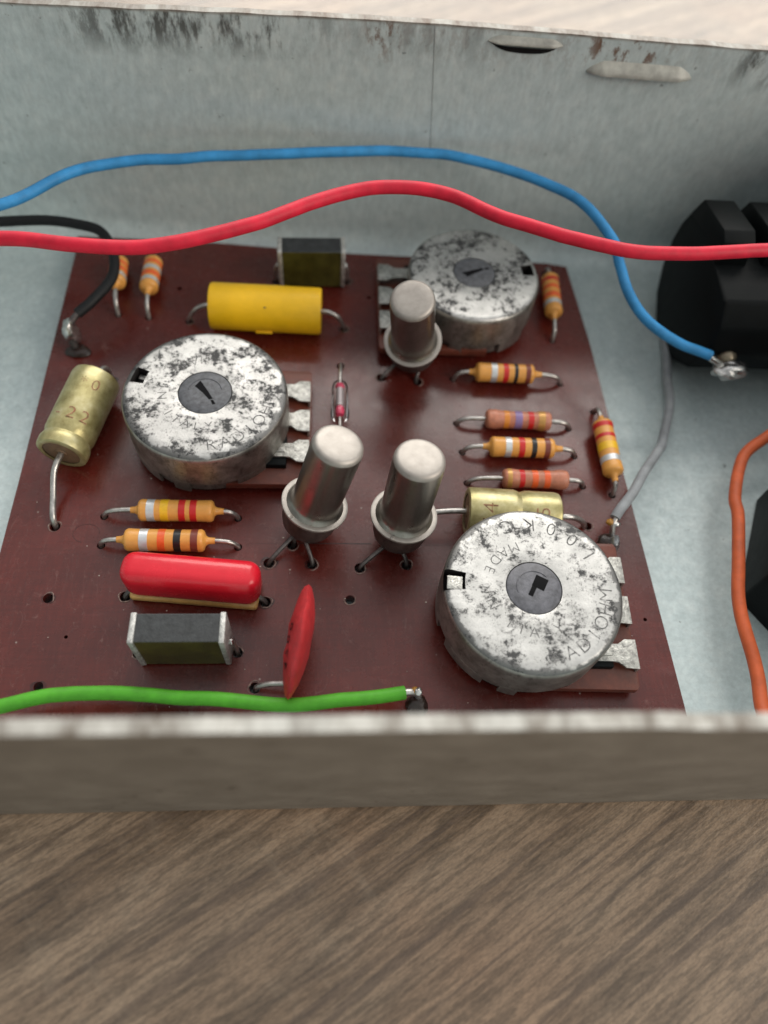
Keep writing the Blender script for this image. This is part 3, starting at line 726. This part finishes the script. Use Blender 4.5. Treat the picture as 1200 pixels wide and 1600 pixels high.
# glass diode
t = thing('glass_diode', 'tiny clear glass diode with pink ends between the left potentiometer and board centre', 'diode', (38.25, 71.4, 0))
m = frame((0, 3.0, 2.0), (0, -3.3, 2.2))
bm = bmesh.new(); lathe(bm, [(0, 0), (.45, .05), (.90, .5), (1.05, 1.1), (1.08, 4.4), (1.22, 5.3), (1.15, 5.9), (.6, 6.35), (0, 6.4)], 40, mtx=m); part('glass_body', bm, M_GLASS, t)
bm = bmesh.new(); lathe(bm, [(0, 1.3), (.5, 1.3), (.52, 4.2), (0, 4.2)], 24, mtx=m); part('metal_slug', bm, plain('diode_slug', (.42, .38, .39), .4, .3), t)
for a, b in ((.5, 1.25), (4.3, 5.6)):
    bm = bmesh.new(); lathe(bm, [(0, a), (.45, a), (.6, (a+b)/2), (.45, b), (0, b)], 24, mtx=m); part('pink_end', bm, plain('pink_glass_bead', (.70, .07, .15), .3), t)
bm = bmesh.new(); tube(bm, [(0, 2.6, 2.0), (.05, 4.6, 1.95), (.1, 6.6, 1.2), (.12, 7.3, .1), (.12, 7.4, -1.4)], .24, 10, 6); part('lead', bm, M_TIN, t)
bm = bmesh.new(); tube(bm, [(0, -3.0, 2.2), (0, -5.0, 2.1), (-.2, -7.5, 1.2), (-.3, -8.4, -1.4)], .24, 10, 6); part('lead', bm, M_TIN, t)
hole(38.37, 78.8, .55); hole(37.95, 63.0, .55)

# ------------------------------------------------------------------ wires
def wire(name_label, pts, r, mat, bare=None):
    t = thing('wire', name_label, 'wire', (pts[0][0], pts[0][1], 0)); o = Vector((pts[0][0], pts[0][1], 0))
    sm = [p+mnoise.noise_vector(p*.16+Vector((r*50, 0, 0)))*.22+mnoise.noise_vector(p*.5)*.025-o for p in spline(pts, 14)]
    bm = bmesh.new(); tube(bm, sm, r, 20, raw=True); part('insulation', bm, mat, t)
    for (nm, pp, rr, mm_) in (bare or []):
        bm = bmesh.new()
        if nm == 'bare_end': tube(bm, [Vector(p)-o for p in pp], rr, 10, 6)
        else: blob(bm, Vector(pp[0])-o, rr, pp[1], pp[2], .28)
        part(nm, bm, mm_, t)
    return t
wire('blue insulated wire arching in front of the back wall to the black socket',
    [(-22, 80, 14.5), (-12.5, 84, 15.5), (-2.8, 88.7, 16), (7.1, 96.7, 16), (18.8, 99.4, 16), (33.6, 101.3, 16.1), (43.9, 102.6, 16.1), (52.6, 102.3, 16.1), (61.0, 99.7, 16), (69.0, 94.7, 16), (72.9, 88.6, 15.0), (74.2, 85.6, 13.0), (75.2, 81.8, 11.7), (77.6, 78.2, 10.4), (81.6, 76.2, 9.2), (86.0, 75.1, 8.0)],
    .66, M_WBLUE, [('bare_end', [(85.7, 75.15, 8.1), (87.4, 74.8, 7.2), (89.0, 74.8, 6.2)], .45, M_SOLDER)])
wire('red insulated wire crossing the whole case above the board',
    [(-24, 70, 23), (-14, 73, 23), (2.87, 74.6, 23), (10.65, 74.0, 23), (19.0, 74.6, 23), (28.7, 78.5, 23), (37.7, 84.1, 23), (44.3, 85.7, 23), (50.2, 84.9, 23), (57.2, 80.8, 23), (68.3, 76.9, 23), (77.1, 76.4, 23), (86.5, 77.7, 23), (96, 79.5, 22.6), (108, 82, 22)], .76, M_WRED)
wire('black insulated wire looping down to a soldered joint at the rear left corner',
    [(-20, 92, 7), (-10.5, 95.5, 7.2), (-7.9, 96.3, 7.2), (-1.1, 97.0, 7.2), (4.9, 95.9, 7.2), (7.6, 92.4, 6.6), (7.9, 88.6, 5.6), (5.9, 84.8, 4.9), (4.1, 82.6, 4.4)],
    .68, M_WBLACK, [('bare_end', [(4.3, 82.9, 4.5), (3.3, 81.9, 3.8), (2.9, 81.0, 2.2), (3.1, 80.4, .6), (3.2, 80.2, -1.2)], .42, M_DARKLEAD),
      ('solder_joint', ((2.8, 81.6, 2.0), (.75, 1.1, 1.6), 2), 1.35, M_SOLDER), ('flux_residue', ((3.4, 80.0, .25), (1.3, .9, .35), 4), 1.2, M_FLUX)])
hole(3.2, 80.2, .5)
wire('green insulated wire along the front board edge with a tinned end',
    [(-14, 27, 4.5), (-4, 29.5, 3.8), (5.1, 31.8, 3.2), (9.8, 32.8, 3.0), (17.1, 32.9, 3.0), (25.3, 32.35, 3.0), (33.0, 31.75, 2.9), (39.5, 32.2, 2.7), (43.0, 32.75, 2.3), (45.0, 33.1, 2.0)],
    .72, M_WGREEN, [('bare_end', [(44.8, 33.1, 2.05), (45.8, 33.2, 1.9), (46.4, 33.1, 1.4), (46.6, 32.6, .2), (46.6, 32.5, -1.3)], .38, M_TIN),
      ('flux_residue', ((46.4, 32.2, .45), (1.0, 1.0, .7), 6), 1.15, M_FLUX), ('flux_drop', ((46.1, 33.3, 2.0), (1, 1, .8), 8), .42, M_AMBER), ('solder_joint', ((46.45, 33.15, 2.1), (1, 1, .9), 9), .42, M_SOLDER)])
hole(46.6, 32.5, .5)
wire('orange insulated wire hanging down the right side of the case floor',
    [(108, 72, 9), (100, 69.5, 6), (94.6, 66.6, 3.5), (91.2, 64.6, 2.2), (89.3, 61.8, 2.2), (87.3, 57.2, 2.4), (86.8, 54.4, 2.6), (84.9, 47.9, 2.6), (83.8, 43.4, 2.6), (83.5, 40.1, 2.6), (83.5, 37.2, 2.6), (83.3, 34.2, 2.7), (82.7, 31.1, 3.0), (82.0, 27, 4)], .74, M_WORANGE)
wire('thin grey wire from the black socket to a solder joint near the right board edge',
    [(88.5, 96, -1.0), (87.0, 90, -1.2), (85.9, 83.5, -.9), (84.6, 78, -.6), (83.6, 73.6, .2), (81.0, 67.0, .5), (79.0, 64.2, 1.8), (76.5, 60.7, 2.4), (74.0, 57.2, 3.0), (71.9, 54.7, 3.1), (71.2, 53.8, 2.9)],
    .62, M_WGREY, [('bare_end', [(71.3, 53.9, 2.95), (70.9, 53.0, 2.5), (71.0, 52.2, 1.0), (71.0, 52.0, -1.2)], .35, M_TIN),
      ('flux_residue', ((70.6, 51.6, .8), (1.25, 1.1, .8), 11), 1.1, M_FLUX), ('solder_joint', ((71.1, 51.3, 1.1), (.7, 1.0, 1.1), 12), 1.0, plain('grey_solder', (.30, .31, .32), .3, .7)),
      ('flux_drop', ((70.5, 53.3, 2.7), (1, .8, .8), 13), .5, M_AMBER), ('bright_solder', ((71.2, 53.0, 2.7), (1, .6, .5), 14), .55, M_SOLDER)])
hole(71.0, 52.0, .5)

# ------------------------------------------------------------------ black socket and block on the right
t = thing('audio_socket', 'big rounded black plastic socket against the back right of the case', 'socket', (86, 86, -2))
def yz(poly, x0, x1, bev):
    bm = bmesh.new()   # poly of (y,z) extruded along x, in world mm, local to (86,86,-2)
    m = Matrix(((0, 0, 1, -86), (1, 0, 0, -86), (0, 1, 0, 2), (0, 0, 0, 1)))
    prism(bm, poly, x0, x1, bev, mtx=m); return bm
P = [(84, -1.9), (91, -1.6), (94.5, .6), (96.6, 4), (97.4, 8), (97.0, 11.5), (95.8, 14.2), (91, 14.6), (84, 14.6), (78.6, 14.2), (76.4, 11.5), (76.0, 7.5), (78, 2.5)]
part('housing', yz(P, 86.0, 111.8, .5), M_BLACKPL, t, angle=30)
for x0, x1 in ((86.02, 90.2), (92.3, 97.2), (99.0, 104)):
    part('rib', yz([(96.0, 13.6), (94.4, 17.0), (86.8, 18.4), (85.2, 17.6), (84.6, 14.0)], x0, x1, .25), M_BLACKPL, t, angle=30)
bm = bmesh.new(); prism(bm, [(2.0, -8.0), (4.0, -8.0), (4.4, -11.4), (3.6, -12.4), (1.8, -12.0)], 8.2, 8.6, .06); lug = part('solder_lug', bm, M_LUG, t)
bm = bmesh.new(); blob(bm, (3.3, -11.6, 8.3), 1.95, (1.3, .75, .6), 21, .28, 4); part('solder_blob', bm, M_SOLDER, lug)
bm = bmesh.new(); blob(bm, (3.0, -9.9, 9.2), 1.25, (1, .9, .7), 24, .25); part('solder_blob', bm, plain('brownish_solder', (.30, .25, .18), .35, .7), lug)
t = thing('switch_block', 'angular black plastic block standing on the case floor at the right edge of view', 'plastic block', (86.5, 45.3, -2))
bm = bmesh.new(); prism(bm, [(0, 0), (6.5, 14.2), (17, 14.2), (17, -8), (5, -8), (2.5, -3.8)], .05, 15, .3); part('housing', bm, M_BLACKPL, t, angle=30)
bm = bmesh.new(); prism(bm, [(1.2, 0), (7.0, 12.7), (16, 12.7), (16, -7), (5.6, -7), (3.4, -3.4)], 15.02, 16.2, .2); part('lid', bm, M_BLACKPL, t, angle=30)

# ------------------------------------------------------------------ board mesh, cut with the holes
for x, y, r in ((6.28, 44.46, .55), (39.46, 44.37, .55), (7.21, 34.6, .5), (73.46, 41.97, .22), (62.0, 71.2, .2), (3.2, 33.0, .4), (15.3, 92.5, .35), (9.0, 40.0, .2), (42.5, 92.0, .3)): hole(x, y, r)
bm = bmesh.new()
poly = [(-.15, 24.2), (75.9, 24.2), (75.75, 32), (74.9, 60), (74.2, 85), (73.2, 100.0), (70.2, 100.6), (38.8, 101.1), (20, 102.3), (-.6, 102.6), (-.3, 98.4), (0, 60)]
prism(bm, poly, -1.6, 0)
bo = part('laminate', bm, M_BOARD, board, smooth=False)
bm = bmesh.new()
for x, y, r in HOLES:
    q = bmesh.ops.create_cone(bm, cap_ends=True, segments=18, radius1=r, radius2=r, depth=6)
    for v in q['verts']: v.co += Vector((x, y, -.5))
cme = bpy.data.meshes.new('cut'); bm.to_mesh(cme); bm.free(); co = link(bpy.data.objects.new('cut', cme))
md = bo.modifiers.new('b', 'BOOLEAN'); md.object = co; md.operation = 'DIFFERENCE'; md.solver = 'EXACT'; md.use_self = True
dg = bpy.context.evaluated_depsgraph_get(); dg.update()
nm = bpy.data.meshes.new_from_object(bo.evaluated_get(dg)); bo.modifiers.clear()
if len(nm.polygons) > 20: bo.data = nm
bpy.data.objects.remove(co)
# chipped rims round the bigger holes
for i, (x, y, r) in enumerate(HOLES):
    if r < .54: continue
    bm = bmesh.new(); a0 = random.uniform(0, 6.3); span = random.uniform(3.2, 5.6)
    tube(bm, [(x+(r+.10+.08*math.sin(3*a+i))*math.cos(a), y+(r+.10+.08*math.cos(2*a+i))*math.sin(a), .015) for a in [a0+span*k/9 for k in range(10)]], .07, 6, 3, radii=[.01, .09, .05, .10, .04, .01])
    part('hole_burr', bm, M_CHIP, board)
for i, (x, y, r) in enumerate(HOLES):
    if r < .5 or i % 2: continue
    rr = random.uniform(.75, 1.05); bm = bmesh.new()
    prism(bm, [(x+random.uniform(-.05, .05)+(rr*(1+.16*math.sin(2*a+i)*math.cos(3*a-i)))*math.cos(a), y+(rr*.8*(1+.14*math.sin(3*a+i)))*math.sin(a)) for a in [2*PI*k/28 for k in range(28)]], .002, .014)
    # keep the drilled hole open: ring the stain round it
    bm2 = bmesh.new(); n = 28; ring = []
    top = [v.co.copy() for v in bm.verts if v.co.z > .01]; bm.free()
    top.sort(key=lambda c: math.atan2(c.y-y, c.x-x))
    o_ = [bm2.verts.new(c) for c in top]; i_ = [bm2.verts.new((x+(r+.02)*math.cos(math.atan2(c.y-y, c.x-x)), y+(r+.02)*math.sin(math.atan2(c.y-y, c.x-x)), .014)) for c in top]
    for k in range(n): bm2.faces.new((o_[k], o_[(k+1) % n], i_[(k+1) % n], i_[k]))
    part('flux_stain', bm2, M_STAIN, board)
bm = bmesh.new()
for seg in ([(27.5, 51.5), (31.8, 51.45)], [(33.5, 51.5), (42, 51.55)], [(47.5, 51.4), (51.5, 51.3)]):
    box(bm, (seg[0][0], seg[0][1]-.035, .001), (seg[1][0], seg[1][1]+.035, .008))
part('scribed_line', bm, M_SCRATCH, board)
bm = bmesh.new(); tube(bm, [(9.0+1.5*math.cos(a), 52.6+1.2*math.sin(a), .005) for a in [k*.45 for k in range(11)]], .02, 5, 3); part('scratch_ring', bm, M_SCRATCH, board)

# lint and dust crumbs on the board
random.seed(3)
bm = bmesh.new()
for i in range(70):
    x, y = random.uniform(1, 74), random.uniform(26, 90); s = random.uniform(.04, .10)
    q = bmesh.ops.create_icosphere(bm, subdivisions=1, radius=s)
    for v in q['verts']: v.co = Vector((v.co.x*random.uniform(.8, 1.5)+x, v.co.y+y, v.co.z*.6+.03))
o = part('dust', bm, plain('pale_dust', (.55, .48, .42), .9), None); o['kind'] = 'stuff'

# ------------------------------------------------------------------ millimetres to metres
done = set()
for o in list(SC.objects):
    if o.type in ('MESH', 'EMPTY'):
        o.location = o.location*S
        if o.type == 'MESH' and o.data.name not in done:
            done.add(o.data.name); o.data.transform(Matrix.Scale(S, 4)); o.data.update()
